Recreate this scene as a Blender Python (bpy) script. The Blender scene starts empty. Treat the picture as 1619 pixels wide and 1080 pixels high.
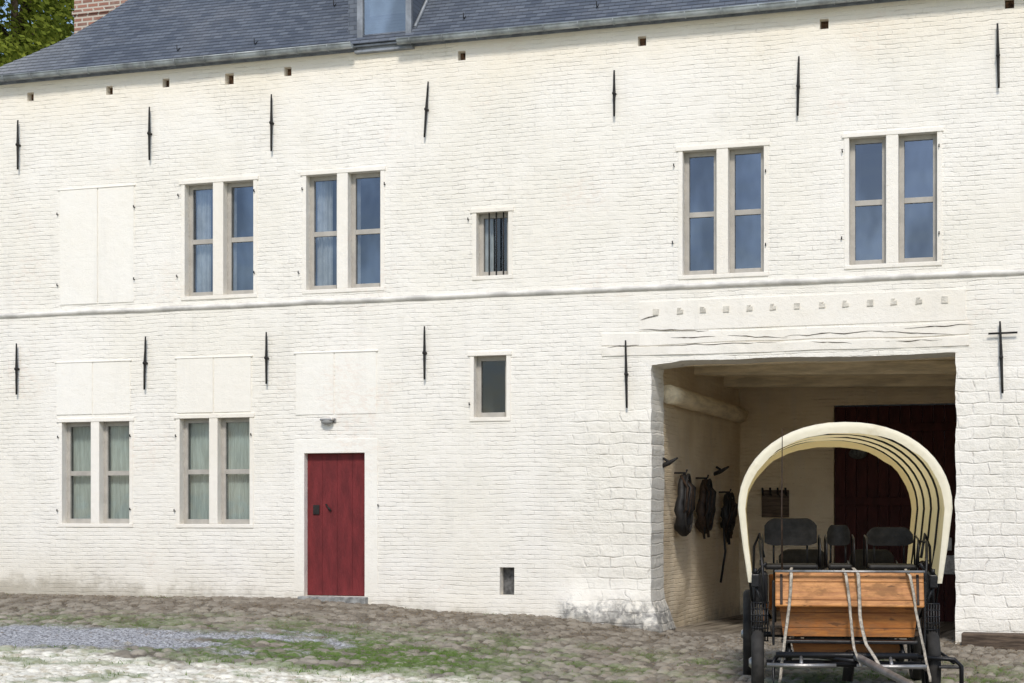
import bpy, bmesh, math, random
import numpy as np
from mathutils import Vector, Matrix, noise
random.seed(7); rng = np.random.default_rng(5)
C = bpy.context.scene.collection
R = math.radians
# ---------------------------------------------------------------- camera geometry
F = 2680.0; PH = R(18.40); S_, C_ = math.sin(PH), math.cos(PH); D = 22.7; H = 1.21
def at(px, py, Y=0.0):
    u = px-809.5; t = (Y+D)/(F*C_+u*S_)
    return Vector((t*(-F*S_+u*C_), Y, H+t*(812-py)))
def atX(px, py, X):
    u = px-809.5; t = X/(-F*S_+u*C_)
    return Vector((X, -D+t*(F*C_+u*S_), H+t*(812-py)))
cam = bpy.data.cameras.new('camera'); co = bpy.data.objects.new('camera', cam); C.objects.link(co)
co.location = (0, -D, H); co.rotation_euler = (R(90), 0, PH)
cam.sensor_width = 36; cam.lens = F/1619*36; cam.shift_y = 272/1619; cam.clip_end = 3000
bpy.context.scene.camera = co
# ---------------------------------------------------------------- light
SUN_EL = R(44); SUN_AZ = R(16)
w = bpy.data.worlds.new('World'); bpy.context.scene.world = w; w.use_nodes = True
nt = w.node_tree; bg = nt.nodes['Background']; sk = nt.nodes.new('ShaderNodeTexSky'); sk.sky_type = 'NISHITA'
sk.sun_disc = False; sk.sun_elevation = SUN_EL; sk.sun_rotation = math.pi-SUN_AZ
nt.links.new(sk.outputs[0], bg.inputs[0]); bg.inputs[1].default_value = 0.15
sl = bpy.data.lights.new('sun', 'SUN'); sl.energy = 2.42; sl.angle = R(9); sl.color = (1, .945, .86)
so = bpy.data.objects.new('sun', sl); C.objects.link(so)
sd = Vector((math.sin(SUN_AZ)*math.cos(SUN_EL), -math.cos(SUN_AZ)*math.cos(SUN_EL), math.sin(SUN_EL)))
so.rotation_euler = sd.to_track_quat('Z', 'Y').to_euler()
vs = bpy.context.scene.view_settings; vs.view_transform = 'Standard'; vs.look = 'None'; vs.exposure = 0
# ---------------------------------------------------------------- node helpers
def setin(nt, s, v):
    if isinstance(v, bpy.types.NodeSocket): nt.links.new(v, s)
    else:
        if isinstance(v, (tuple, list)) and len(v) == 3 and s.type == 'RGBA': v = (*v, 1)
        s.default_value = v
def N(nt, typ, props=None, **ins):
    n = nt.nodes.new('ShaderNode'+typ)
    for k, v in (props or {}).items(): setattr(n, k, v)
    for k, v in ins.items(): setin(nt, n.inputs[k.replace('_', ' ')], v)
    return n
def mx(nt, f, a, b, mode='MIX'):
    n = nt.nodes.new('ShaderNodeMix'); n.data_type = 'RGBA'; n.blend_type = mode
    setin(nt, n.inputs[0], f); setin(nt, n.inputs[6], a); setin(nt, n.inputs[7], b); return n.outputs[2]
def ma(nt, op, a, b=0.0, c=None, clamp=False):
    n = nt.nodes.new('ShaderNodeMath'); n.operation = op; n.use_clamp = clamp
    setin(nt, n.inputs[0], a); setin(nt, n.inputs[1], b)
    if c is not None: setin(nt, n.inputs[2], c)
    return n.outputs[0]
def ss(nt, v, lo, hi, a=0.0, b=1.0):
    n = nt.nodes.new('ShaderNodeMapRange'); n.interpolation_type = 'SMOOTHSTEP'
    setin(nt, n.inputs[0], v); setin(nt, n.inputs[1], lo); setin(nt, n.inputs[2], hi); setin(nt, n.inputs[3], a); setin(nt, n.inputs[4], b)
    return n.outputs[0]
def noi(nt, vec, scale, detail=3, rough=.55):
    return N(nt, 'TexNoise', None, Vector=vec, Scale=scale, Detail=detail, Roughness=rough).outputs[0]
def scaled(nt, vec, s):
    mp = N(nt, 'Mapping', None, Vector=vec); mp.inputs['Scale'].default_value = s; return mp.outputs[0]
def new_mat(name):
    m = bpy.data.materials.new(name); m.use_nodes = True; nt = m.node_tree; return m, nt, nt.nodes['Principled BSDF']
def mk(name, col, rough=.7, metal=0, var=.18, scale=6, bump=.15, bscale=60, spec=.3, dark=None, stretch=None):
    m, nt, p = new_mat(name)
    tc = nt.nodes.new('ShaderNodeTexCoord').outputs['Object']
    if stretch: tc = scaled(nt, tc, stretch)
    n = noi(nt, tc, scale, 5, .6)
    d = dark or tuple(c*(1-2*var) for c in col); l = tuple(min(1, c*(1+var)) for c in col)
    c = mx(nt, ss(nt, n, .3, .7), d, l)
    setin(nt, p.inputs['Base Color'], c); p.inputs['Roughness'].default_value = rough
    p.inputs['Metallic'].default_value = metal; p.inputs['Specular IOR Level'].default_value = spec
    b = N(nt, 'Bump', None, Strength=min(1, bump*2), Distance=.01, Height=noi(nt, tc, bscale, 4))
    setin(nt, p.inputs['Normal'], b.outputs[0]); return m
def wall_material(name, A, B, gapc, blocks=True, lines=.6, dirtc=(.34, .30, .23), joint=1.0, bdist=.0085):
    m, nt, p = new_mat(name)
    pos = nt.nodes.new('ShaderNodeNewGeometry').outputs['Position']
    sp = N(nt, 'SeparateXYZ', None, Vector=pos)
    x, y, z = sp.outputs
    h = ma(nt, 'ADD', x, y)
    n1 = noi(nt, pos, .9, 3); n2 = noi(nt, pos, 9, 3)
    zz = ma(nt, 'ADD', z, ma(nt, 'ADD', ma(nt, 'MULTIPLY', ma(nt, 'SUBTRACT', n1, .5), .08), ma(nt, 'MULTIPLY', ma(nt, 'SUBTRACT', n2, .5), .03)))
    hh = ma(nt, 'ADD', h, ma(nt, 'MULTIPLY', ma(nt, 'SUBTRACT', n2, .5), .07))
    v = N(nt, 'CombineXYZ', None, X=hh, Y=zz).outputs[0]
    b1 = N(nt, 'TexBrick', {'offset': .5}, Vector=v, Color1=(1, 1, 1), Color2=(0, 0, 0), Mortar=(.5, .5, .5), Scale=1.0, Mortar_Size=.007, Mortar_Smooth=.8, Brick_Width=.19, Row_Height=.062)
    bc = b1.outputs['Color']
    fr = ma(nt, 'FRACT', ma(nt, 'DIVIDE', zz, .062)); ed = ma(nt, 'ABSOLUTE', ma(nt, 'SUBTRACT', fr, .5))
    row = ss(nt, ed, .34, .5)
    st = scaled(nt, pos, (4.5, 4.5, 13)); vary = ss(nt, noi(nt, st, 1.0, 4, .65), .36, .66)
    patch = ss(nt, noi(nt, pos, .8, 3), .34, .58)        # areas where thick paint hides the joints
    fac = ma(nt, 'MULTIPLY', ma(nt, 'MAXIMUM', row, ma(nt, 'MULTIPLY', b1.outputs['Fac'], .65)), ma(nt, 'MULTIPLY', ma(nt, 'MULTIPLY_ADD', vary, .8, .2), ma(nt, 'MULTIPLY_ADD', patch, .6, .4)))
    hb = 0.0
    if blocks:
        z2 = ma(nt, 'ADD', z, ma(nt, 'MULTIPLY', ma(nt, 'SUBTRACT', noi(nt, pos, 2.6, 2), .5), .09))
        h2 = ma(nt, 'ADD', h, ma(nt, 'MULTIPLY', ma(nt, 'SUBTRACT', noi(nt, pos, 2.4, 2), .5), .22))
        v2 = N(nt, 'CombineXYZ', None, X=h2, Y=z2).outputs[0]
        b2 = N(nt, 'TexBrick', {'offset': .5}, Vector=v2, Color1=(1, 1, 1), Color2=(0, 0, 0), Mortar=(.5, .5, .5), Scale=1.0, Mortar_Size=.016, Mortar_Smooth=1.0, Brick_Width=.36, Row_Height=.155)
        xj = ma(nt, 'ADD', x, ma(nt, 'MULTIPLY', ma(nt, 'SUBTRACT', noi(nt, pos, 2.2, 2), .5), 1.3))
        lm = ma(nt, 'MULTIPLY', ss(nt, xj, -6.8, -6.3), ss(nt, z, 2.9, 2.5))
        lm = ma(nt, 'MULTIPLY', lm, ss(nt, xj, -4.0, -4.2))
        rm = ma(nt, 'MULTIPLY', ss(nt, x, -1.7, -1.6), ss(nt, z, 3.2, 3.0))
        bm_ = ma(nt, 'MULTIPLY', ma(nt, 'MAXIMUM', lm, rm), ss(nt, noi(nt, pos, 1.5, 3), .30, .50))
        fac = mx(nt, bm_, fac, ma(nt, 'MULTIPLY', b2.outputs['Fac'], ma(nt, 'MULTIPLY_ADD', vary, .8, .5))); bc = mx(nt, bm_, bc, b2.outputs['Color'])
        hb = ma(nt, 'MULTIPLY', ma(nt, 'MAXIMUM', lm, rm), ma(nt, 'MULTIPLY', noi(nt, pos, 9, 5, .65), 3.4))
    fine = noi(nt, pos, 60, 4, .7); mid = noi(nt, pos, 6, 5, .6)
    hgt = ma(nt, 'ADD', ma(nt, 'MULTIPLY', fac, -1.25*joint), ma(nt, 'MULTIPLY', bc, .3*joint))
    hgt = ma(nt, 'ADD', hgt, ma(nt, 'MULTIPLY', fine, 1.1)); hgt = ma(nt, 'ADD', hgt, ma(nt, 'MULTIPLY', mid, 2.0))
    if blocks: hgt = ma(nt, 'ADD', hgt, hb)
    bp = N(nt, 'Bump', None, Strength=.9, Distance=bdist, Height=hgt)
    setin(nt, p.inputs['Normal'], bp.outputs[0])
    big = noi(nt, pos, .45, 4, .6)
    c = mx(nt, ss(nt, big, .35, .65), A, B)
    c = mx(nt, ma(nt, 'MULTIPLY', ss(nt, bc, .6, 1.0), .06*joint), c, tuple(a*.7 for a in A))
    c = mx(nt, ma(nt, 'MULTIPLY', ss(nt, mid, .50, .75), .14), c, tuple(a*b for a, b in zip(A, (.8, .76, .68))))
    stk = ss(nt, noi(nt, scaled(nt, pos, (3.2, 3.2, .35)), 1.0, 5, .65), .52, .70)
    c = mx(nt, ma(nt, 'MULTIPLY', stk, .16), c, (.62, .60, .56))
    pk = ma(nt, 'MULTIPLY', ss(nt, noi(nt, pos, .55, 3), .58, .68), ss(nt, noi(nt, scaled(nt, pos, (1, 1, 2)), 8, 4, .7), .46, .60))
    c = mx(nt, ma(nt, 'MULTIPLY', pk, .20), c, (.72, .53, .42))
    gm = ma(nt, 'MULTIPLY', ss(nt, fac, .45, .85), ss(nt, noi(nt, scaled(nt, pos, (1.6, 1.6, 3.5)), 2.8, 6, .78), .50, .64))
    c = mx(nt, ma(nt, 'MULTIPLY', gm, lines), c, gapc)
    fl = ma(nt, 'MULTIPLY', ss(nt, noi(nt, scaled(nt, pos, (1, 1, 2.4)), 17, 4, .75), .64, .69), ss(nt, noi(nt, pos, .7, 4), .46, .60))
    c = mx(nt, ma(nt, 'MULTIPLY', fl, lines), c, gapc)
    c = mx(nt, ma(nt, 'MULTIPLY', ss(nt, ma(nt, 'ADD', z, ma(nt, 'MULTIPLY', big, .8)), 7.3, 8.5), .45), c, (A[0]*.98, A[1]*.88, A[2]*.70))
    zd = ma(nt, 'ADD', z, ma(nt, 'MULTIPLY', ma(nt, 'ADD', mid, noi(nt, pos, 1.7, 4)), .55))
    zd = ma(nt, 'ADD', zd, ma(nt, 'MULTIPLY', ma(nt, 'ADD', x, 11.0), .065))
    c = mx(nt, ma(nt, 'MULTIPLY', ss(nt, zd, 1.2, .35), .28), c, (.60, .53, .41))
    c = mx(nt, ma(nt, 'MULTIPLY', ss(nt, zd, .66, .26), .7), c, dirtc)
    if blocks:
        pm = ma(nt, 'MULTIPLY', ss(nt, ma(nt, 'ADD', z, ma(nt, 'MULTIPLY', mid, 1.0)), .56, .36), ma(nt, 'MULTIPLY', ss(nt, xj, -7.0, -6.6), ss(nt, xj, -4.6, -4.9)))
        pm = ma(nt, 'MULTIPLY', pm, ss(nt, noi(nt, pos, 6, 5, .6), .34, .50))
        c = mx(nt, ma(nt, 'MULTIPLY', pm, .85), c, mx(nt, ss(nt, noi(nt, pos, 11, 4), .35, .65), (.16, .155, .15), (.46, .445, .41)))
    setin(nt, p.inputs['Base Color'], c); p.inputs['Roughness'].default_value = .85; p.inputs['Specular IOR Level'].default_value = .2
    return m
CREAM = (.90, .865, .80)
M = {}
M['wall'] = wall_material('painted_brick', CREAM, (.86, .82, .735), (.40, .33, .25))
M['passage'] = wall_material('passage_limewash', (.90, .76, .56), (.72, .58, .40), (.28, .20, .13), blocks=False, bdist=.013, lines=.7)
M['plaster'] = wall_material('smooth_plaster', (.90, .87, .805), (.87, .83, .75), (.6, .53, .42), blocks=False, lines=.35, joint=.12, bdist=.006)
M['stone'] = wall_material('painted_stone', (.89, .85, .78), (.85, .80, .71), (.5, .43, .33), blocks=False, lines=.5, joint=.05, bdist=.007)
M['string'] = mk('weathered_moulding', (.76, .73, .68), .85, var=.1, scale=2.5, bump=.3, bscale=25, spec=.2, dark=(.52, .50, .47))
M['mark'] = mk('carved_mark_stone', (.68, .64, .56), .85, var=.14, scale=9, bump=.5)
M['frame'] = mk('window_frame_paint', (.43, .405, .365), .5, var=.07, bump=.05)
M['iron'] = mk('wrought_iron', (.02, .018, .017), .6, var=.2)
M['zinc'] = mk('zinc', (.38, .41, .42), .5, .3, var=.25, scale=3)
M['lead'] = mk('lead_flashing', (.28, .30, .33), .5, .3, var=.15)
M['dark'] = mk('dark_interior', (.02, .02, .022), .95, var=.1, bump=0)
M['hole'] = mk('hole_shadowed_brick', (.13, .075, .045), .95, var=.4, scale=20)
M['curtain_green'] = mk('lace_curtain', (.62, .67, .62), .9, var=.10, scale=22, stretch=(1, 1, .12))
M['curtain_white'] = mk('white_curtain', (.85, .85, .85), .9, var=.08, scale=8)
M['black'] = mk('black_metal', (.018, .018, .02), .35, .3, var=.15)
M['leather'] = mk('black_leather', (.018, .017, .017), .55, var=.3, scale=12)
M['brownleather'] = mk('brown_leather', (.045, .026, .016), .6, var=.35, scale=12)
M['rubber'] = mk('rubber', (.03, .028, .026), .8, var=.3)
M['rope'] = mk('pale_webbing', (.46, .41, .34), .85, var=.25, scale=30)
M['steel'] = mk('worn_steel', (.38, .37, .36), .4, .7, var=.2)
M['beam'] = mk('painted_beam', (.88, .75, .54), .8, var=.14, scale=3, stretch=(.6, 4, 4), bump=.6, bscale=20)
M['wbeam'] = mk('painted_round_beam', (.90, .77, .56), .8, var=.12, scale=3, stretch=(4, .6, 4), bump=.6, bscale=14)
M['oldwood'] = mk('old_dark_timber', (.13, .095, .07), .85, var=.3, scale=6, stretch=(.5, 5, 5), bump=.6, bscale=18)
M['paper'] = mk('paper', (.6, .6, .6), .8, var=.15, scale=30)
M['lampglass'] = mk('lamp_diffuser', (.28, .28, .27), .35, var=.05)
M['bark'] = mk('bark', (.10, .075, .05), .9, var=.3, scale=10, bump=.8)
M['red'] = mk('red_paint', (.165, .022, .024), .65, var=.10, scale=3, bump=.4, bscale=22, dark=(.115, .016, .018), stretch=(3, 3, .8))
M['gate'] = mk('dark_gate_paint', (.06, .014, .012), .7, var=.2, scale=3, bump=.3, bscale=26, stretch=(3, 3, .8))
def planks(name, a, b, width, rough=.5):
    m, nt, p = new_mat(name)
    tc = nt.nodes.new('ShaderNodeTexCoord').outputs['Object']
    sp = N(nt, 'SeparateXYZ', None, Vector=tc)
    q = ma(nt, 'DIVIDE', sp.outputs[2], width)
    idx = ma(nt, 'FLOOR', q); fr = ma(nt, 'FRACT', q)
    rn = N(nt, 'TexWhiteNoise', {'noise_dimensions': '1D'}, W=idx).outputs[0]
    g = noi(nt, scaled(nt, tc, (1.2, 14, 14)), 2.2, 7, .78)
    c = mx(nt, ss(nt, g, .34, .66), a, b)
    c = mx(nt, ma(nt, 'MULTIPLY', rn, .35), c, a)
    wear = ss(nt, noi(nt, scaled(nt, tc, (1, 2, 2)), 2.6, 7, .72), .46, .62); c = mx(nt, ma(nt, 'MULTIPLY', wear, .7), c, (.22, .115, .055))
    kn = ss(nt, noi(nt, scaled(nt, tc, (1, 3, 3)), 7, 2), .66, .72); c = mx(nt, ma(nt, 'MULTIPLY', kn, .75), c, (.10, .045, .02))
    edge = ma(nt, 'MINIMUM', fr, ma(nt, 'SUBTRACT', 1.0, fr)); gp = ss(nt, edge, .0, .04, 1, 0)
    c = mx(nt, ma(nt, 'MULTIPLY', gp, .75), c, tuple(k*.25 for k in a))
    bp = N(nt, 'Bump', None, Strength=.6, Distance=.006, Height=ma(nt, 'SUBTRACT', ma(nt, 'MULTIPLY', g, .5), gp))
    setin(nt, p.inputs['Normal'], bp.outputs[0]); setin(nt, p.inputs['Base Color'], c); setin(nt, p.inputs['Roughness'], ma(nt, 'MULTIPLY_ADD', wear, .3, rough))
    p.inputs['Specular IOR Level'].default_value = .25
    return m
M['orange'] = planks('varnished_pine', (.36, .14, .042), (.68, .32, .10), .16, .4)
M['orange2'] = planks('varnished_pine_dark', (.26, .09, .025), (.50, .20, .05), .14, .45)
def glass_mat(name, tint, amount):
    m = bpy.data.materials.new(name); m.use_nodes = True; nt = m.node_tree; nt.nodes.clear()
    o = nt.nodes.new('ShaderNodeOutputMaterial')
    pos = nt.nodes.new('ShaderNodeNewGeometry').outputs['Position']
    tn = mx(nt, ss(nt, noi(nt, scaled(nt, pos, (1, 1, .45)), 1.5, 3), .38, .66), tuple(t*.6 for t in tint), tint)  # blotchy tint stands in for uneven reflections in the panes
    g = N(nt, 'BsdfGlossy', None, Color=tn, Roughness=.03); t = N(nt, 'BsdfTransparent', None, Color=(.85, .9, .9, 1))
    b = N(nt, 'Bump', None, Strength=.25, Distance=.03, Height=noi(nt, pos, 1.6, 2)); setin(nt, g.inputs['Normal'], b.outputs[0])
    x = nt.nodes.new('ShaderNodeMixShader'); x.inputs[0].default_value = amount
    nt.links.new(t.outputs[0], x.inputs[1]); nt.links.new(g.outputs[0], x.inputs[2]); nt.links.new(x.outputs[0], o.inputs[0]); return m
M['glass'] = glass_mat('window_glass', (.37, .41, .50), .5)
M['glass2'] = glass_mat('lower_window_glass', (.34, .34, .35), .3)
M['glass3'] = glass_mat('dormer_glass', (.62, .62, .62), .6)
def canvas_mat(name, A, B, TR, f):
    m = bpy.data.materials.new(name); m.use_nodes = True; nt = m.node_tree; nt.nodes.clear()
    o = nt.nodes.new('ShaderNodeOutputMaterial'); pos = nt.nodes.new('ShaderNodeTexCoord').outputs['Object']
    n = noi(nt, pos, 3, 4)
    c = mx(nt, n, A, B)
    c = mx(nt, ma(nt, 'MULTIPLY', ss(nt, noi(nt, pos, 5, 5, .65), .52, .7), .3), c, (.55, .45, .28))
    d = N(nt, 'BsdfDiffuse', None, Color=c); t = N(nt, 'BsdfTranslucent', None, Color=TR)
    b = N(nt, 'Bump', None, Strength=.6, Distance=.03, Height=noi(nt, pos, 6, 4)); setin(nt, d.inputs['Normal'], b.outputs[0])
    x = nt.nodes.new('ShaderNodeMixShader'); x.inputs[0].default_value = f
    nt.links.new(d.outputs[0], x.inputs[1]); nt.links.new(t.outputs[0], x.inputs[2]); nt.links.new(x.outputs[0], o.inputs[0]); return m
M['canvas'] = canvas_mat('canvas', (.88, .76, .46), (.94, .86, .62), (1, .82, .44, 1), .5)
M['valance'] = canvas_mat('canvas_hem', (.86, .80, .62), (.93, .89, .76), (1, .86, .6, 1), .2)
def slate_mat():
    m, nt, p = new_mat('slate')
    pos = nt.nodes.new('ShaderNodeNewGeometry').outputs['Position']; sp = N(nt, 'SeparateXYZ', None, Vector=pos)
    zv = ma(nt, 'SUBTRACT', sp.outputs[2], 8.0)
    v = N(nt, 'CombineXYZ', None, X=sp.outputs[0], Y=zv).outputs[0]
    b = N(nt, 'TexBrick', {'offset': .5}, Vector=v, Color1=(1, 1, 1), Color2=(0, 0, 0), Mortar=(.5, .5, .5), Scale=1.0, Mortar_Size=.005, Mortar_Smooth=.3, Brick_Width=.15, Row_Height=.0632)
    c = mx(nt, b.outputs['Color'], (.075, .09, .12), (.135, .155, .19))
    n = noi(nt, pos, 1.3, 5, .6)
    c = mx(nt, ma(nt, 'MULTIPLY', ss(nt, n, .48, .72), .35), c, (.20, .21, .23))
    low = ss(nt, ma(nt, 'ADD', sp.outputs[0], ma(nt, 'MULTIPLY', n, 1.5)), -13.6, -15.6)
    c = mx(nt, ma(nt, 'MULTIPLY', low, .55), c, (.38, .38, .37))
    c = mx(nt, ma(nt, 'MULTIPLY', b.outputs['Fac'], .6), c, (.03, .035, .045))
    c = mx(nt, ma(nt, 'MULTIPLY', ss(nt, noi(nt, pos, 16, 4, .7), .62, .70), .3), c, (.24, .235, .19))
    setin(nt, p.inputs['Base Color'], c); p.inputs['Roughness'].default_value = .6
    bp = N(nt, 'Bump', None, Strength=.6, Distance=.008, Height=ma(nt, 'SUBTRACT', ma(nt, 'MULTIPLY', noi(nt, pos, 30, 3), .5), b.outputs['Fac']))
    setin(nt, p.inputs['Normal'], bp.outputs[0]); return m
M['slate'] = slate_mat()
def redbrick_mat():
    m, nt, p = new_mat('red_brick')
    pos = nt.nodes.new('ShaderNodeNewGeometry').outputs['Position']; sp = N(nt, 'SeparateXYZ', None, Vector=pos)
    v = N(nt, 'CombineXYZ', None, X=ma(nt, 'ADD', sp.outputs[0], sp.outputs[1]), Y=sp.outputs[2]).outputs[0]
    b = N(nt, 'TexBrick', {'offset': .5}, Vector=v, Color1=(.36, .17, .12), Color2=(.20, .10, .075), Mortar=(.50, .45, .38), Scale=1.0, Mortar_Size=.018, Mortar_Smooth=.3, Brick_Width=.22, Row_Height=.08)
    c = mx(nt, ma(nt, 'MULTIPLY', ss(nt, noi(nt, pos, 4, 4), .45, .65), .4), b.outputs['Color'], (.45, .35, .29))
    setin(nt, p.inputs['Base Color'], c); p.inputs['Roughness'].default_value = .9
    bp = N(nt, 'Bump', None, Strength=.8, Distance=.01, Height=ma(nt, 'MULTIPLY', b.outputs['Fac'], -1.0)); setin(nt, p.inputs['Normal'], bp.outputs[0]); return m
M['redbrick'] = redbrick_mat()
def leaf_mat(name, a, b, tr=.35):
    m = bpy.data.materials.new(name); m.use_nodes = True; nt = m.node_tree; nt.nodes.clear()
    o = nt.nodes.new('ShaderNodeOutputMaterial'); pos = nt.nodes.new('ShaderNodeNewGeometry')
    n = noi(nt, pos.outputs['Position'], 5, 3)
    c = mx(nt, ma(nt, 'ADD', ma(nt, 'MULTIPLY', pos.outputs['Random Per Island'], .5), ma(nt, 'MULTIPLY', n, .5)), a, b)
    d = N(nt, 'BsdfDiffuse', None, Color=c); t = N(nt, 'BsdfTranslucent', None, Color=c)
    x = nt.nodes.new('ShaderNodeMixShader'); x.inputs[0].default_value = tr
    nt.links.new(d.outputs[0], x.inputs[1]); nt.links.new(t.outputs[0], x.inputs[2]); nt.links.new(x.outputs[0], o.inputs[0]); return m
M['leaf'] = leaf_mat('tree_leaves', (.10, .15, .025), (.38, .42, .07), .4)
M['grass'] = leaf_mat('grass_blades', (.09, .17, .03), (.18, .28, .06), .25)
M['litter'] = leaf_mat('dry_litter', (.10, .065, .035), (.36, .28, .18), .1)
# ---------------------------------------------------------------- object helpers
def prop(o, label=None, cat=None, group=None, kind=None):
    for k, v in (('label', label), ('category', cat), ('group', group), ('kind', kind)):
        if v: o[k] = v
    return o
def thing(name, loc, rz, label, cat, group=None):
    o = bpy.data.objects.new(name, None); C.objects.link(o); o.location = loc; o.rotation_euler = (0, 0, rz)
    return prop(o, label, cat, group)
class MB:
    def __init__(s): s.v = []; s.f = []; s.sm = []
    def add(s, vs, fs, smooth=False):
        k = len(s.v); s.v += [tuple(v) for v in vs]; s.f += [tuple(i+k for i in f) for f in fs]; s.sm += [smooth]*len(fs); return s
    def box(s, a, b, bev=0.0, rot=None, piv=None):
        x0, y0, z0 = a; x1, y1, z1 = b
        if bev <= 0:
            vs = [(x, y, z) for x in (x0, x1) for y in (y0, y1) for z in (z0, z1)]
            fs = [(0, 1, 3, 2), (4, 6, 7, 5), (0, 4, 5, 1), (2, 3, 7, 6), (0, 2, 6, 4), (1, 5, 7, 3)]
        else:
            bm = bmesh.new(); bmesh.ops.create_cube(bm, size=1)
            for v in bm.verts: v.co = Vector(((x0+x1)/2+v.co.x*(x1-x0), (y0+y1)/2+v.co.y*(y1-y0), (z0+z1)/2+v.co.z*(z1-z0)))
            bmesh.ops.bevel(bm, geom=bm.edges[:], offset=bev, segments=2, affect='EDGES', profile=.5)
            bm.verts.index_update(); vs = [v.co.copy() for v in bm.verts]; fs = [[v.index for v in f.verts] for f in bm.faces]; bm.free()
        if rot:
            pv = Vector(piv) if piv else Vector(((x0+x1)/2, (y0+y1)/2, (z0+z1)/2))
            vs = [rot @ (Vector(v)-pv)+pv for v in vs]
        return s.add(vs, fs)
    def tube(s, pts, r, seg=8, cap=True, flat=None):
        pts = [Vector(p) for p in pts]; n = len(pts); vs = []; up = None
        for i, p in enumerate(pts):
            t = (pts[min(i+1, n-1)]-pts[max(i-1, 0)]).normalized()
            if up is None: up = Vector((0, 0, 1)) if abs(t.z) < .9 else Vector((1, 0, 0))
            a = t.cross(up).normalized(); b = a.cross(t).normalized(); up = b
            rr = r[i] if isinstance(r, (list, tuple)) else r
            fl = flat or (1, 1)
            for k in range(seg):
                an = 2*math.pi*k/seg; vs.append(p+a*math.cos(an)*rr*fl[0]+b*math.sin(an)*rr*fl[1])
        fs = [(i*seg+k, i*seg+(k+1) % seg, (i+1)*seg+(k+1) % seg, (i+1)*seg+k) for i in range(n-1) for k in range(seg)]
        if cap: fs += [tuple(range(seg))[::-1], tuple((n-1)*seg+k for k in range(seg))]
        return s.add(vs, fs, True)
    def ring(s, c, axis, rad, r, seg=32, sub=8, wide=1.0):
        ax = Vector(axis).normalized(); u = ax.orthogonal().normalized(); w_ = ax.cross(u); vs = []; c = Vector(c)
        for i in range(seg):
            a = 2*math.pi*i/seg; d = u*math.cos(a)+w_*math.sin(a)
            for k in range(sub):
                b = 2*math.pi*k/sub; vs.append(c+d*(rad+r*math.cos(b))+ax*r*wide*math.sin(b))
        fs = [(i*sub+k, i*sub+(k+1) % sub, ((i+1) % seg)*sub+(k+1) % sub, ((i+1) % seg)*sub+k) for i in range(seg) for k in range(sub)]
        return s.add(vs, fs, True)
    def ball(s, c, r, sc=(1, 1, 1), seg=12, rings=8):
        vs = []; c = Vector(c)
        for j in range(rings+1):
            th = math.pi*j/rings
            for i in range(seg):
                a = 2*math.pi*i/seg; vs.append(c+Vector((r*sc[0]*math.sin(th)*math.cos(a), r*sc[1]*math.sin(th)*math.sin(a), r*sc[2]*math.cos(th))))
        fs = [(j*seg+i, j*seg+(i+1) % seg, (j+1)*seg+(i+1) % seg, (j+1)*seg+i) for j in range(rings) for i in range(seg)]
        return s.add(vs, fs, True)
    def build(s, name, mat, parent=None, **kw):
        me = bpy.data.meshes.new(name); me.from_pydata(s.v, [], s.f); me.materials.append(mat)
        me.polygons.foreach_set('use_smooth', s.sm); me.validate()
        bm = bmesh.new(); bm.from_mesh(me); bmesh.ops.recalc_face_normals(bm, faces=bm.faces); bm.to_mesh(me); bm.free()
        o = bpy.data.objects.new(name, me); C.objects.link(o); o.parent = parent
        return prop(o, **kw)
def fn(x, y, z=0, s=1.0): return noise.noise(Vector((x*s, y*s, z*s)))
# ================================================================ FARMHOUSE
house = thing('farmhouse', (0, 0, 0), 0, 'long two storey farmhouse of white painted brick with blue grey slate roof', 'building')
XL, XR, ZT = -16.45, 6.0, 7.96
def X_(px, y=0): return at(px, 500, y).x
def Z_(px, py, y=0): return at(px, py, y).z
holes = []
def rect(l, r, t, b):
    return (X_(l), X_(r), Z_((l+r)/2, b), Z_((l+r)/2, t))
REC = .13
WIN = [
 ([(292,337,290,467),(353,401,286,467)], 'u', 'white'),
 ([(484,533,277,458),(550,602,271,455)], 'u', 'white'),
 ([(1079,1133,240,435),(1151,1208,232,431)], 'u', None),
 ([(1342,1401,219,419),(1420,1482,210,414)], 'u', None),
 ([(98,144,668,828),(157,205,666,828)], 'l', 'green'),
 ([(284,331,663,829),(344,395,660,829)], 'l', 'green'),
 ([(753,804,335,436)], 'bars', 'white'),
 ([(749,801,562,660)], 's', None)]
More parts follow.
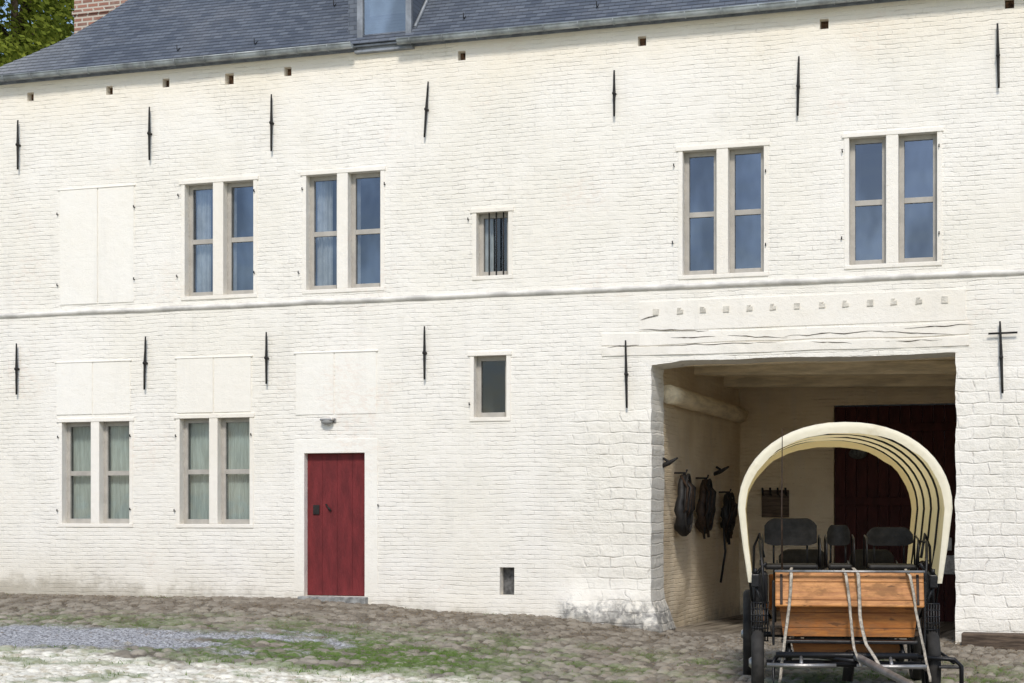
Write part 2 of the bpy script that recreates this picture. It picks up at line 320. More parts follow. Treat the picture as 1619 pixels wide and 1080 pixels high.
for lights, k, cu in WIN:
    zt = max(rect(*q)[3] for q in lights); zb = sum(rect(*q)[2] for q in lights)/len(lights)
    rs = [(rect(*q)[0], rect(*q)[1], zb, zt) for q in lights]
    for q in rs: holes.append((*q, REC+.06))
    sm = MB(); X0, X1 = rs[0][0], rs[-1][1]; e = .003; pr = -.009; jw = .06
    sm.box((X0-jw, pr, zb-.02), (X0+e, .1, zt+.0), .004)
    sm.box((X1-e, pr, zb-.02), (X1+jw, .1, zt+.0), .004)
    if len(rs) == 2: sm.box((rs[0][1]-e, pr-.004, zb-.0), (rs[1][0]+e, .12, zt+.002), .012)
    sm.box((X0-jw-.03, pr-.012, zt-e), (X1+jw+.02, .1, zt+.055), .005)
    sm.box((X0-jw, pr-.006, zb-.055), (X1+jw, .1, zb+e), .008)
    sm.build('window_surround', M['stone'], house)
    for (x0, x1, z0, z1) in rs:
        f = MB(); fw = .066; y0, y1 = REC, REC+.055; b = .004
        f.box((x0+.001, y0, z0+.001), (x0+fw, y1, z1-.001), b); f.box((x1-fw, y0, z0+.001), (x1-.001, y1, z1-.001), b)
        f.box((x0+fw, y0+.001, z1-fw), (x1-fw, y1, z1-.001), b); f.box((x0+fw, y0-.02, z0+.001), (x1-fw, y1, z0+fw+.01), b)
        zm = z0+(z1-z0)*.495
        parts = [(z0+fw, z1-fw)]
        if k in 'ul':
            f.box((x0+fw, y0+.002, zm-.036), (x1-fw, y1, zm+.036), b); parts = [(z0+fw, zm-.03), (zm+.03, z1-fw)]
        wo = f.build('window', M['frame'], house)
        for (a, c) in parts:
            g = MB(); tw = random.uniform(-.004, .004); g.add([(x0+fw-.01, y0+.03-tw, a-.01), (x1-fw+.01, y0+.03+tw, a-.01), (x1-fw+.01, y0+.03+tw*.3, c+.01), (x0+fw-.01, y0+.03-tw*1.5, c+.01)], [(0, 1, 2, 3)]); g.build('pane', M['glass2'] if k in ('l', 's', 'bars') else M['glass'], wo)
        if k == 'bars':
            for i in range(3):
                xb = x0+(x1-x0)*(.36+.22*i); gb = MB(); gb.tube([(xb, .06, z0), (xb, .06, z1)], .011, 8); gb.build('window_bar', M['iron'], wo)
        if cu:
            n = 60
            spans = [(x0+.03, x1-.03)] if cu == 'green' else [(x0+.03, x0+(x1-x0)*.35)] if k == 'bars' else [(x0+.06, x0+(x1-x0)*.6), (x1-.13, x1-.03)] if x0 == rs[0][0] else [(x0+.03, x0+(x1-x0)*.16)]
            for (a, c) in spans:
                vs = []; cm = MB()
                for i in range(n+1):
                    xx = a+(c-a)*i/n; yy = REC+.13+(.007*math.sin(i*1.5)+.004*math.sin(i*.6) if cu == 'green' else .022*math.sin(i*.55)+.012*math.sin(i*.27))
                    vs += [(xx, yy, z0-.02), (xx, yy, z1+.02)]
                cm.add(vs, [(2*i, 2*i+2, 2*i+3, 2*i+1) for i in range(n)], True)
                cm.build('curtain', M['curtain_green' if cu == 'green' else 'curtain_white'], wo)
DOOR = rect(481, 577, 716, 943); DOOR = (DOOR[0], DOOR[1], 0.0, DOOR[3]); holes.append((*DOOR, .30))
GZ = 3.30; GATE = (X_(1030), X_(1511), -1.2, GZ); holes.append((*GATE, .74))
VENT = rect(790, 813, 897, 941); holes.append((*VENT, .35))
PUT = [(48,153),(173,143),(262,131),(363,125),(455,113),(730,88),(1015,65),(1303,38),(1596,5)]
put_r = []
for (px, py) in PUT:
    p = at(px, py); s = .058 if px != 363 else .072
    q = (p.x-s, p.x+s, p.z-s*1.15, p.z+s*1.15); holes.append((*q, .22)); put_r.append(q)
def cuts(vals, lo, hi, step):
    vals = sorted(set([round(v, 5) for v in vals if lo < v < hi]+[lo, hi])); out = []
    for a, b in zip(vals, vals[1:]):
        n = max(1, int(math.ceil((b-a)/step))); out += [a+(b-a)*i/n for i in range(n)]
    return out+[hi]
xs = cuts([v for h_ in holes for v in h_[:2]], XL, XR, .07); zs = cuts([v for h_ in holes for v in h_[2:4]], -1.2, ZT, .07)
def inhole(x, z):
    for i, h_ in enumerate(holes):
        if h_[0] < x < h_[1] and h_[2] < z < h_[3]: return i
    return -1
def sst(v, a, b):
    t = max(0, min(1, (v-a)/(b-a))); return t*t*(3-2*t)
def relief(x, z):
    y = .010*fn(x, z, 0, 1.1)+.005*fn(x, z, 3, 4.0)
    m_ = sst(x, -7.0, -6.5)*sst(-x, 5.3, 5.45)*sst(-z, -.30, .20)
    y -= m_*(.15+.10*fn(x, z, 9, 3.5)+.07*fn(x, z, 4, 8)); y -= sst(x, -6.6, -6.3)*sst(-x, 5.2, 5.5)*(1-m_)*.014*(1+fn(x, z, 5, 3.0))*sst(-z, -2.7, -2.5)
    y -= sst(x, -1.6, -1.5)*sst(-z, -.4, .3)*(.05+.04*fn(x, z, 2, 3))
    y -= .03*sst(-z, -.3, .3)*(1+fn(x, z, 6, 2.5))
    return y
wm = MB(); nx, nz = len(xs), len(zs)
def node(i, j):
    x, z = xs[i], zs[j]; y = relief(x, z)
    if abs(x-GATE[0]) < 1e-4 and z < GZ+.001: x += .022*fn(x, z, 1, 3.1)+.014*fn(x, z, 4, 9)+(.16+.06*fn(x, z, 3, 6))*sst(-z, -.1, .45)
    if abs(x-GATE[1]) < 1e-4 and z < GZ+.001: x += .022*fn(x, z, 7, 3.1)+.012*fn(x, z, 8, 9)
    if abs(z-GZ) < 1e-4 and GATE[0]-.001 < x < GATE[1]+.001: z += .022*fn(x, z, 2, 1.3)+.008*fn(x, z, 2, 6)-.05*sst(-x, 5.0, 5.6)
    return (x, y, z)
wm.v = [node(i, j) for i in range(nx) for j in range(nz)]
cell = {}
for i in range(nx-1):
    for j in range(nz-1):
        hI = inhole((xs[i]+xs[i+1])/2, (zs[j]+zs[j+1])/2); cell[i, j] = hI
        if hI < 0: wm.f.append((i*nz+j, (i+1)*nz+j, (i+1)*nz+j+1, i*nz+j+1)); wm.sm.append(True)
def rev(a, b, d):
    va, vb = wm.v[a], wm.v[b]; k = len(wm.v)
    wm.v += [va, vb, (vb[0], d, vb[2]), (va[0], d, va[2])]; wm.f.append((k, k+1, k+2, k+3)); wm.sm.append(False)
for (i, j), hI in cell.items():
    if hI < 0: continue
    d = holes[hI][4]
    for (di, dj, a, b) in ((-1, 0, (i, j), (i, j+1)), (1, 0, (i+1, j), (i+1, j+1)), (0, -1, (i, j), (i+1, j)), (0, 1, (i, j+1), (i+1, j+1))):
        if cell.get((i+di, j+dj), 0) == -1: rev(a[0]*nz+a[1], b[0]*nz+b[1], d)
wm.box((XL+.002, .05, -1.2), (XL+.3, 9, ZT)); wm.box((XL, 8.7, -1.2), (XR, 9, ZT)); wm.box((XR-.3, .05, -1.2), (XR-.002, 9, ZT))
wm.box((-19.5, 2.0, -1.2), (XL-.01, 9, 6.2))
me = bpy.data.meshes.new('wall'); me.from_pydata(wm.v, [], wm.f); me.materials.append(M['wall']); me.polygons.foreach_set('use_smooth', wm.sm)
wall = bpy.data.objects.new('wall', me); C.objects.link(wall); wall.parent = house
for lights, k, cu in WIN:
    X0 = rect(*lights[0])[0]-.02; X1 = rect(*lights[-1])[1]+.02; z0 = rect(*lights[0])[2]-.05; z1 = rect(*lights[0])[3]+.1
    b = MB(); yA, yB = REC+.07, 1.4
    vs = [(X0, yA, z0), (X1, yA, z0), (X1, yA, z1), (X0, yA, z1), (X0, yB, z0), (X1, yB, z0), (X1, yB, z1), (X0, yB, z1)]
    b.add(vs, [(4, 5, 6, 7), (0, 1, 5, 4), (2, 3, 7, 6), (0, 3, 7, 4), (1, 2, 6, 5)]); b.build('room_interior', M['dark'], house)
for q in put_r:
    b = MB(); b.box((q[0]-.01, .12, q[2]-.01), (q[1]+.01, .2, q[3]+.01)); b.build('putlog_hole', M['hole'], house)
M['greystone'] = mk('grey_stone', (.30, .30, .29), .9, var=.25, scale=9, bump=.5, bscale=20)
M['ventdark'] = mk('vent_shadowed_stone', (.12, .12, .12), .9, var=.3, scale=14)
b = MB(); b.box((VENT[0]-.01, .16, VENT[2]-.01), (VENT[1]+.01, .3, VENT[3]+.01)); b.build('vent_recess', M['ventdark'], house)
for (a, m_, c, t, bt) in [(95,155,212,298,480),(90,147,206,573,655),(280,338,397,566,652),(468,529,595,558,655)]:
    x0, xm, x1 = X_(a), X_(m_), X_(c); z0, z1 = Z_((a+c)/2, bt), Z_((a+c)/2, t); s = MB()
    s.box((x0, -.014, z0), (xm-.009, .02, z1), .004); s.box((xm+.009, -.011, z0), (x1, .02, z1), .004)
    s.box((x0-.03, -.022, z1+.001), (x1+.03, .02, z1+.022), .006)
    s.build('blocked_window', M['plaster'], house)
# string course
s = MB(); prof = [(.0, 4.268), (-.02, 4.272), (-.035, 4.29), (-.05, 4.31), (-.045, 4.33), (.0, 4.355)]; n = 220; vs = []
for i in range(n+1):
    x = XL+(XR-XL)*i/n; dz = .010*fn(x, 0, 0, .8)+.003*fn(x, 0, 4, 5)
    vs += [(x, y*(1+.12*fn(x, z, 0, 3))+.008, z+dz) for y, z in prof]
k = len(prof); s.add(vs, [(i*k+j, (i+1)*k+j, (i+1)*k+j+1, i*k+j+1) for i in range(n) for j in range(k-1)], True); s.build('string_course', M['string'], house)
# door
x0, x1, z0, z1 = DOOR
s = MB(); s.box((X_(465), -.010, -.15), (x0+.003, .25, z1), .006); s.box((x1-.003, -.010, -.15), (X_(597), .25, z1), .006)
s.box((X_(465), -.011, z1-.003), (X_(597), .25, Z_(530, 694)), .006); s.build('door_surround', M['plaster'], house)
s = MB(); s.box((x0-.05, -.13, -.2), (x1+.06, .3, -.003), .012); s.build('door_step', M['greystone'], house)
d = MB()
nb = 4
for i in range(nb): d.box((x0+.004+(x1-x0-.008)*i/nb+.001, .10, .008), (x0+.004+(x1-x0-.008)*(i+1)/nb-.001, .145, z1-.006), .003)
door = d.build('door', M['red'], house)
s = MB(); p = at(496, 806); s.box((p.x-.05, .08, p.z-.07), (p.x+.05, .101, p.z+.07), .006); s.build('door_lock', M['iron'], door)
s = MB(); p = at(520, 803, Y=.1)
s.tube([(p.x-.04, .095, p.z+.05), (p.x-.036, .08, p.z+.052), (p.x-.01, .078, p.z+.016), (p.x+.012, .078, p.z-.01), (p.x+.036, .08, p.z-.04), (p.x+.04, .095, p.z-.045)], [.010, .014, .008, .016, .014, .009], 8)
s.build('door_handle', M['iron'], door)
# wall anchors
ANC = [(28,190,268,0),(236,169,253,0),(429,149,239,0),(674,129,217,3),(971,111,184,0),(1262,89,183,1),(1578,37,139,-1),
       (26,543,624,0),(229,532,616,1),(421,525,607,0),(671,516,600,0),(990,538,645,-1),(1583,508,622,-2)]
for i, (px, t, bt, dx) in enumerate(ANC):
    p1 = at(px+dx, t, -.06); p0 = at(px-dx, bt, -.06); m_ = (p0+p1)/2; s = MB(); r = .016
    n = 9; pts = [p0.lerp(p1, j/(n-1))+Vector((0, .004*fn(i, j, 0, .7), 0)) for j in range(n)]
    s.tube(pts, [r*.9, r*1.05, r*1.1, r*1.2, r*1.4, r*1.2, r*1.0, r*.95, r*.7], 8)
    s.tube([m_+Vector((0, .06, 0)), m_+Vector((0, -.03, 0))], .02, 8); s.ball(m_+Vector((0, -.015, 0)), .027)
    if px == 1583: c = at(1583, 527, -.06); s.tube([c-Vector((.16, 0, .0)), c+Vector((.2, 0, .005))], .013, 8)
    s.build('wall_anchor', M['iron'], house)
for (px, py) in [(213,328),(213,442),(92,340),(92,452),(283,310),(281,438),(403,303),(403,432),(479,300),(473,432),(609,292),(741,348),(1066,263),(1064,385),(1211,272),(1211,388),(1332,240),(1331,378),(1485,232),(1485,370),(93,692),(92,808),(207,690),(207,806),(279,690),(277,808),(398,688),(599,800),(743,640)]:
    p = at(px, py); s = MB(); s.tube([(p.x, .02, p.z), (p.x, -.04, p.z)], .008, 6); s.tube([(p.x, -.035, p.z-.005), (p.x, -.035, p.z+.03)], .008, 6); s.build('hinge_pin', M['iron'], house)
# lintel over the gateway, cracked, with carved band
a, c = X_(952), X_(1532); s = MB(); vs = []; n = 90
zl0, zl1 = GZ+.075, GZ+.40
for i in range(n+1):
    x = a+(c-a)*i/n; e0 = .012*fn(x, 1, 0, 1.5); e1 = .03*fn(x, 5, 0, 1.1)
    for (y, z) in ((.02, zl0+e0), (-.014, zl0+.012+e0), (-.018, zl0+.12+e0), (-.016, zl0+.14+e0+.03*fn(x, 9, 0, .8)), (.004, zl0+.15+e0+.03*fn(x, 9, 0, .8)), (-.016, zl0+.165+e0+.03*fn(x, 9, 0, .8)), (-.014, zl1-.01+e1), (.02, zl1+e1)): vs.append((x, y+.010*fn(x, z, 0, 6), z))
s.add(vs, [(i*8+j, (i+1)*8+j, (i+1)*8+j+1, i*8+j+1) for i in range(n) for j in range(7)]+[(0, 1, 2, 3, 4, 5, 6, 7)], False); lint = s.build('lintel', M['stone'], house)
M['crack'] = mk('crack_shadow', (.10, .08, .06), .95)
for (l, y0, r, y1) in [(1240,531,1395,523),(1380,524,1510,529),(1040,547,1230,541),(1010,520,1120,523),(1430,519,1535,512),(1280,540,1350,543),(1012,505,1040,498),(1150,530,1245,534),(1060,534,1130,531),(1400,540,1490,537),(960,548,1010,545)]:
    s = MB(); pts = []
    for j in range(14):
        q = j/13; p = at(l+(r-l)*q, y0+(y1-y0)*q, -.036); pts.append((p.x, -.017, p.z+.016*fn(p.x, 3, l*.01, 6)))
    s.tube(pts, [.001+.005*math.sin(math.pi*j/13)*(1+.8*fn(j, l, 0, .9)) for j in range(14)], 5); s.build('crack', M['crack'], lint)
x0, x1 = X_(1010), X_(1527); z0, z1 = Z_(1268, 520)+.04, Z_(1268, 467); s = MB()
s.box((x0, -.009, z0), (x1, .02, z1), .006); band = s.build('carved_band', M['stone'], house)
for i, px in enumerate([1037,1075,1111,1148,1185,1222,1260,1300,1337,1376,1413,1453,1494]):
    p = at(px, 493-(px-1037)*.043, -.022); w_ = .042+.006*fn(i, 3); f0, f1_ = -.024, -.0085; s = MB()
    jj = lambda a_: a_+.22*fn(a_*7+i*3.3, i*1.7, 2)
    k_ = .35+.25*fn(i*2.2, 8)
    pol = [(jj(-1), jj(-1)), (jj(1), jj(-.9)), (jj(.95), k_), (k_, k_-.1), (k_-.2, .1), (jj(-.1), k_), (k_, jj(.95)), (jj(-.9), jj(1))] if i % 3 else [(jj(-1), jj(-1)), (jj(.9), jj(-1)), (jj(1), jj(.9)), (jj(-.95), jj(1))]
    q = len(pol); vs = [(p.x+a_*w_, f0, p.z+b_*w_) for a_, b_ in pol]+[(p.x+a_*w_, f1_, p.z+b_*w_) for a_, b_ in pol]
    s.add(vs, [tuple(range(q))]+[(j, (j+1) % q, q+(j+1) % q, q+j) for j in range(q)]); s.build('carved_mark', M['mark'], band)
# passage
GX0, GX1, PB = GATE[0], GATE[1], 6.6
gx = X_(1318, PB)
def gridwall(p0, ux, uz, nx_, nz_, amp, mbx):
    vs = []; nrm = Vector(ux).cross(Vector(uz)).normalized()
    for i in range(nx_+1):
        for j in range(nz_+1):
            p = Vector(p0)+Vector(ux)*i/nx_+Vector(uz)*j/nz_; p += nrm*amp*(fn(p.x, p.y, p.z, 1.7)+.5*fn(p.x, p.y, p.z, 6)); vs.append(p)
    mbx.add(vs, [(i*(nz_+1)+j, (i+1)*(nz_+1)+j, (i+1)*(nz_+1)+j+1, i*(nz_+1)+j+1) for i in range(nx_) for j in range(nz_)], True)
s = MB(); gridwall((GX0-.03, .70, -1.2), (0, PB-.70, 0), (0, 0, 4.75), 60, 45, .035, s)
gridwall((GX1+.03, .70, -1.2), (0, PB-.70, 0), (0, 0, 4.75), 30, 20, .02, s)
gridwall((GX0-.1, PB, -1.2), (gx-GX0+.1, 0, 0), (0, 0, 4.75), 30, 45, .025, s)
gridwall((gx, PB, 3.06), (GX1-gx+.1, 0, 0), (0, 0, .6), 30, 6, .01, s)
s.box((gx-.02, PB+.02, -1.2), (gx, PB+.3, 3.06)); s.box((GX0-.1, .705, GZ-.02), (GX1+.1, .74, 3.56))
s.build('passage_wall', M['passage'], house)
s = MB(); s.box((GX0-.1, .745, 3.5), (GX1+.1, PB+.3, 3.55)); s.build('passage_ceiling', M['beam'], house)
for yb, hh_ in ((1.2, .12), (2.9, .20), (5.2, .22)):
    s = MB(); s.box((GX0-.05, yb, 3.495-hh_), (GX1+.05, yb+.28, 3.497), .02, Matrix.Rotation(R(1.2), 3, 'Y')); s.build('ceiling_beam', M['beam'], house)
s = MB(); s.tube([(GX0+.06+.015*fn(i, 0, 0, .7), .75+(PB-1.15)*i/10, 2.90+.012*fn(i, 5, 0, .7)) for i in range(11)], [.135+.01*fn(i, 9, 0, .9) for i in range(11)], 14); s.build('wall_beam', M['wbeam'], house)
g = MB(); nb = 14
for i in range(nb):
    a_ = gx+.01+(GX1+.1-gx)*i/nb; g.box((a_+.003, PB+.08, -.62), (a_+(GX1+.1-gx)/nb-.003, PB+.13, 3.04), .005)
gate = g.build('gate', M['gate'], house)
for zc in (.2, 1.35, 2.6):
    s = MB(); s.box((gx+.02, PB+.04, zc), (GX1+.02, PB+.079, zc+.14), .006); s.build('gate_brace', M['gate'], gate)
# roof --------------------------------------------------------
PT = 1.11; EY = -.16; EZ = 8.0
def atroof(px, py):
    u = px-809.5; dx, dy, dz = -F*S_+u*C_, F*C_+u*S_, 812-py
    t = (EZ-H+PT*(-D-EY))/(dz-PT*dy); return Vector((t*dx, -D+t*dy, H+t*dz))
hip = [atroof(*q) for q in ((-22,118),(0,106),(50,86),(100,64),(150,36),(205,-1))]
hy = [p.y for p in hip]; hx = [p.x for p in hip]
def hipx(y):
    if y <= hy[0]: return hx[0]-(hy[0]-y)*1.5
    if y >= hy[-1]: return hx[-1]+(y-hy[-1])*1.35
    return float(np.interp(y, hy, hx))
RY = 4.4; s = MB(); nC = 80; st = (RY-EY)/nC
for kx in range(nC):
    ya = EY+st*kx; yb = ya+st; za = EZ+(ya-EY)*PT; zb = EZ+(yb-EY)*PT; xa, xb = hipx(ya), hipx(yb)
    n = 110; row = []
    for i in range(n+1):
        q = i/n; jag = .005*fn(i*3.1, kx*7.7)
        row.append(((xa+(XR-xa)*q, ya-.004, za+.010+jag), (xb+(XR-xb)*q, yb, zb), (xa+(XR-xa)*q, ya, za-.004)))
    vs = [v for r_ in row for v in r_]
    s.add(vs, [(3*i, 3*i+3, 3*i+4, 3*i+1) for i in range(n)]+[(3*i, 3*i+2, 3*i+5, 3*i+3) for i in range(n)])
zr = EZ+(RY-EY)*PT
s.add([(hipx(RY), RY, zr), (XR, RY, zr), (XR, 9.2, 7.9), (hipx(RY), 9.2, 7.9)], [(0, 1, 2, 3)])
hp = [(hipx(EY+(RY-EY)*i/13), EY+(RY-EY)*i/13, EZ+(RY-EY)*i/13*PT) for i in range(14)]
vs = []
for p in hp: vs += [p, (p[0]-.02, 9.2, p[2]-.02)]
s.add(vs, [(2*i, 2*i+2, 2*i+3, 2*i+1) for i in range(13)])
roof = s.build('roof', M['slate'], house)
s = MB(); s.box((XL, -.01, ZT-.03), (XR, .02, EZ+.1)); s.box((XL, -.13, EZ-.035), (XR, -.001, EZ-.012)); s.build('eaves_board', M['lead'], roof)
def gutter(xa, xb, z):
    s = MB(); n = 60; k = 9; vs = []
    for i in range(n+1):
        x = xa+(xb-xa)*i/n; dz = .010*fn(x, 0, 0, .6)
        for j in range(k):
            an = math.pi*j/(k-1); vs.append((x, -.185+.062*math.cos(an), z+dz-.066*math.sin(an)))
    s.add(vs, [(i*k+j, (i+1)*k+j, (i+1)*k+j+1, i*k+j+1) for i in range(n) for j in range(k-1)], True)
    s.tube([(xa, -.247, z+.003), (xb, -.247, z+.003)], .012, 6)
    x = xa+.2
    while x < xb:
        s.tube([(x, -.185+.069*math.cos(math.pi*j/8), z-.073*math.sin(math.pi*j/8)) for j in range(9)], .008, 5); x += .5
    s.add([vs[j] for j in range(k)], [tuple(range(k))]); s.add([vs[n*k+j] for j in range(k)], [tuple(range(k))])
    s.build('gutter', M['zinc'], roof)
gutter(XL-.05, X_(556, -.2), 8.0); gutter(X_(628, -.2), XR, 7.99)
for (px, py) in [(283,80),(405,70),(530,10),(735,30),(945,12)]:
    p = atroof(px, py); s = MB(); s.tube([p+Vector((0, .04, .05)), p+Vector((0, -.04, -.01)), p+Vector((0, -.06, .0)), p+Vector((0, -.065, .07))], .007, 6); s.build('snow_hook', M['iron'], roof)
# dormer
dl, dr = X_(564, -.06), X_(650, -.06); DZ0, DZ1 = 7.93, 10.3
s = MB(); s.box((dl, -.06, DZ0), (dl+.09, .06, DZ1), .006); s.box((dr-.09, -.06, DZ0), (dr, .06, DZ1), .006); s.box((dl+.09, -.062, DZ0), (dr-.09, .06, DZ0+.12), .006); s.box((dl-.03, -.09, DZ0-.04), (dr+.03, .06, DZ0-.001), .006); s.box((dl+.09, -.06, DZ1-.12), (dr-.09, .06, DZ1), .006)
dorm = s.build('dormer', M['lead'], house)
s = MB(); s.box((dl+.09, -.02, DZ0+.12), (dr-.09, -.012, DZ1-.12)); s.build('pane', M['glass3'], dorm)
s = MB(); s.box((dl+.05, .3, DZ0+.2), (dr-.05, .32, DZ1)); s.build('curtain', M['curtain_white'], dorm)
s = MB()
for xx in (dl-.005, dr+.005): s.add([(xx, .0, 7.98), (xx, 2.1, DZ1), (xx, .0, DZ1)], [(0, 1, 2)])
s.box((dl-.16, .0, 8.0), (dl-.008, .12, DZ1)); s.build('cheek', M['slate'], dorm)
s = MB(); s.box((dl-.3, -.3, DZ1+.01), (dr+.3, 2.2, DZ1+.1), .02); s.build('dormer_roof', M['lead'], dorm)
s = MB(); s.tube([(dr+.03, .02, 8.22), (dr+.05, 2.0, 8.22+1.98*PT)], .028, 6); s.tube([(dl-.03, .02, 8.22), (dl-.05, 2.0, 8.22+1.98*PT)], .025, 6); s.build('flashing', M['lead'], dorm)
c0, c1 = X_(117, 3.4), X_(204, 3.4); s = MB(); s.box((c0, 3.4, 5), (c1, 4.3, 11.6), .01); s.box((c0-.06, 3.34, 11.2), (c1+.06, 4.36, 11.35), .01); s.box((c0-.03, 3.37, 10.05), (c1+.03, 4.33, 10.12), .01); s.build('chimney', M['redbrick'], house)
# ================================================================ GROUND
def vnoise(x, y, sc, seed):
    r = np.random.default_rng(seed).random((256, 256)); fx, fy = x*sc+1000, y*sc+1000
    ix, iy = np.floor(fx).astype(int), np.floor(fy).astype(int); tx, ty = fx-ix, fy-iy; tx = tx*tx*(3-2*tx); ty = ty*ty*(3-2*ty)
    g = lambda a, b: r[a % 256, b % 256]
    return (g(ix, iy)*(1-tx)+g(ix+1, iy)*tx)*(1-ty)+(g(ix, iy+1)*(1-tx)+g(ix+1, iy+1)*tx)*ty
def fbm(x, y, sc, seed, o=4): return sum(vnoise(x, y, sc*2**i, seed+i)*.5**i for i in range(o))/sum(.5**i for i in range(o))
def sstep(v, a, b):
    t = np.clip((v-a)/(b-a), 0, 1); return t*t*(3-2*t)
def gbase(x, y):
    z = np.interp(x, [-30,-16,-11,-9.8,-8.6,-6.9,-5.3,-4.6,-1.4,0,8], [0,-.06,-.06,-.12,-.20,-.24,-.44,-.48,-.47,-.55,-.6])
    yy = np.clip(-y, 0, 24); flat = np.interp(x, [-30,-9.5,-6.5,-4.5,8], [-.10,-.12,-.28,-.42,-.55])
    k = sstep(yy, 0, 5); z = z*(1-k)+(flat-.004*yy-.05)*k
    return z-.02*np.clip(y, 0, 7)
def zones(x, y):
    n = fbm(x, y, .7, 11); n2 = fbm(x, y, 2.2, 21); n3 = fbm(x, y, 5, 41)
    lim = np.interp(x, [-14,-9,-7,-5.5,-4,-2], [7.8,7.6,7.2,7.1,7.9,12])
    sand = sstep(-y+(n-.5)*1.4+(n2-.5)*1.0+(n3-.5)*1.2, lim-.3, lim+.4)  # mask of the foreground strip whose sunlight is painted as paler ground
    gravel = sstep(-y+(n-.5)*2.0, 4.4, 5.2)*sstep(-x+(n2-.5)*3.5+(n3-.5)*1.5-.25*(-y-6), 8.3, 9.4)*(1-sstep(-y+(n2-.5)*1.4, 7.2, 7.7))
    moss = sstep(n2*.6+n3*.25+fbm(x, y, .35, 31)*.45, .64, .78)*sstep(-y, 2.0, 3.6)*(1-gravel*.8)
    band = sstep(-y+(n-.5)*2.4, 4.0, 5.0)*(1-sstep(-y+(n-.5)*1.5, 7.0, 7.9))*sstep(-x, 4.8, 6.3)*(1-sstep(-x, 12, 14))
    moss = np.maximum(moss*.6, band*sstep(n3*.6+n2*.4, .36, .50)*(1-gravel))
    moss = np.maximum(moss, sand*sstep(n3, .62, .72)*.5)
    return sand, gravel, moss
def vor(x, y, cw, ch, seed):
    r = np.random.default_rng(seed); jx, jy, tn = r.random((512, 512)), r.random((512, 512)), r.random((512, 512))
    gx_, gy_ = x/cw+5000, y/ch+5000; ix, iy = np.floor(gx_).astype(int), np.floor(gy_).astype(int)
    f1 = np.full(x.shape, 9.); f2 = f1.copy(); tone = np.zeros(x.shape)
    for a in (-1, 0, 1):
        for b in (-1, 0, 1):
            cx, cy = ix+a, iy+b; i_, j_ = cx % 512, cy % 512
            dd = np.hypot(cx+.2+.6*jx[i_, j_]-gx_, cy+.2+.6*jy[i_, j_]-gy_)
            nn = dd < f1; f2 = np.where(nn, f1, np.minimum(f2, dd)); tone = np.where(nn, tn[i_, j_], tone); f1 = np.where(nn, dd, f1)
    return f1, f2, tone
def ax(c, f0, f1, st):
    return np.array(sorted(set([round(v, 4) for v in list(np.arange(f0, f1, st))+c])))
gxs = ax([-900,-400,-150,-70,-40,-30,-25,-21,-19,2.6,3.5,5,8,12,20,40,100,300,900], -17.6, 2.2, .026)
gys = ax([-900,-300,-100,-60,-40,-30,-24,-20,-17,-15,-14,-13,1.5,2,3,4,5,6,7,8,10,14,20,40,100,300,900], -12.0, 1.0, .026)
GX, GY = np.meshgrid(gxs, gys, indexing='ij')
f1, f2, tone = vor(GX+.05*fbm(GX, GY, 2, 55), GY+.05*fbm(GX, GY, 1.5, 56), .13, .20, 3)
sand, grav, moss = zones(GX, GY)  # sand: mask of the strip with painted sunlight
edge = np.clip((f2-f1)/.34, 0, 1); dome = np.sqrt(edge)
amp = .055*(1-.35*sand)*(1-.75*grav)
fine_zone = (GX > -18) & (GX < 2.4) & (GY > -12.2) & (GY < 1.2)
hgt = gbase(GX, GY)+np.where(fine_zone, amp*(dome-.6)+.030*(tone-.5)*(1-grav)+.05*(fbm(GX, GY, .6, 71)-.5)+.02*(fbm(GX, GY, 8, 81, 2)-.5)*(1+grav), 0)
hgt = np.where((GY > .05) & ((GX < GATE[0]) | (GX > GATE[1])), hgt-.06, hgt)
nxg, nyg = len(gxs), len(gys)
me = bpy.data.meshes.new('ground'); me.vertices.add(nxg*nyg)
me.vertices.foreach_set('co', np.stack([GX, GY, hgt], -1).astype(np.float32).ravel())
idx = np.arange(nxg*nyg).reshape(nxg, nyg); quads = np.stack([idx[:-1, :-1], idx[1:, :-1], idx[1:, 1:], idx[:-1, 1:]], -1).reshape(-1, 4)
me.loops.add(quads.size); me.loops.foreach_set('vertex_index', quads.ravel().astype(np.int32)); me.polygons.add(len(quads))
me.polygons.foreach_set('loop_start', np.arange(0, quads.size, 4, dtype=np.int32)); me.update(calc_edges=True)
me.polygons.foreach_set('use_smooth', np.ones(len(quads), bool))
for nm, arr in (('tone', tone), ('gap', edge), ('sand', sand), ('gravel', grav), ('moss', moss)):  # 'sand' holds the mask of the painted sunlight strip
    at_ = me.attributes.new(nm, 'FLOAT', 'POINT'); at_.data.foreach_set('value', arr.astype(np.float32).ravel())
m, nt, p = new_mat('courtyard')
A = lambda k: N(nt, 'Attribute', {'attribute_name': k}).outputs['Fac']
pos = nt.nodes.new('ShaderNodeNewGeometry').outputs['Position']
py_s = N(nt, 'SeparateXYZ', None, Vector=pos).outputs[1]
c = mx(nt, A('tone'), (.125, .108, .085), (.40, .36, .295))
c = mx(nt, ma(nt, 'MULTIPLY', ss(nt, noi(nt, pos, .8, 5, .6), .45, .65), .25), c, (.16, .115, .08))
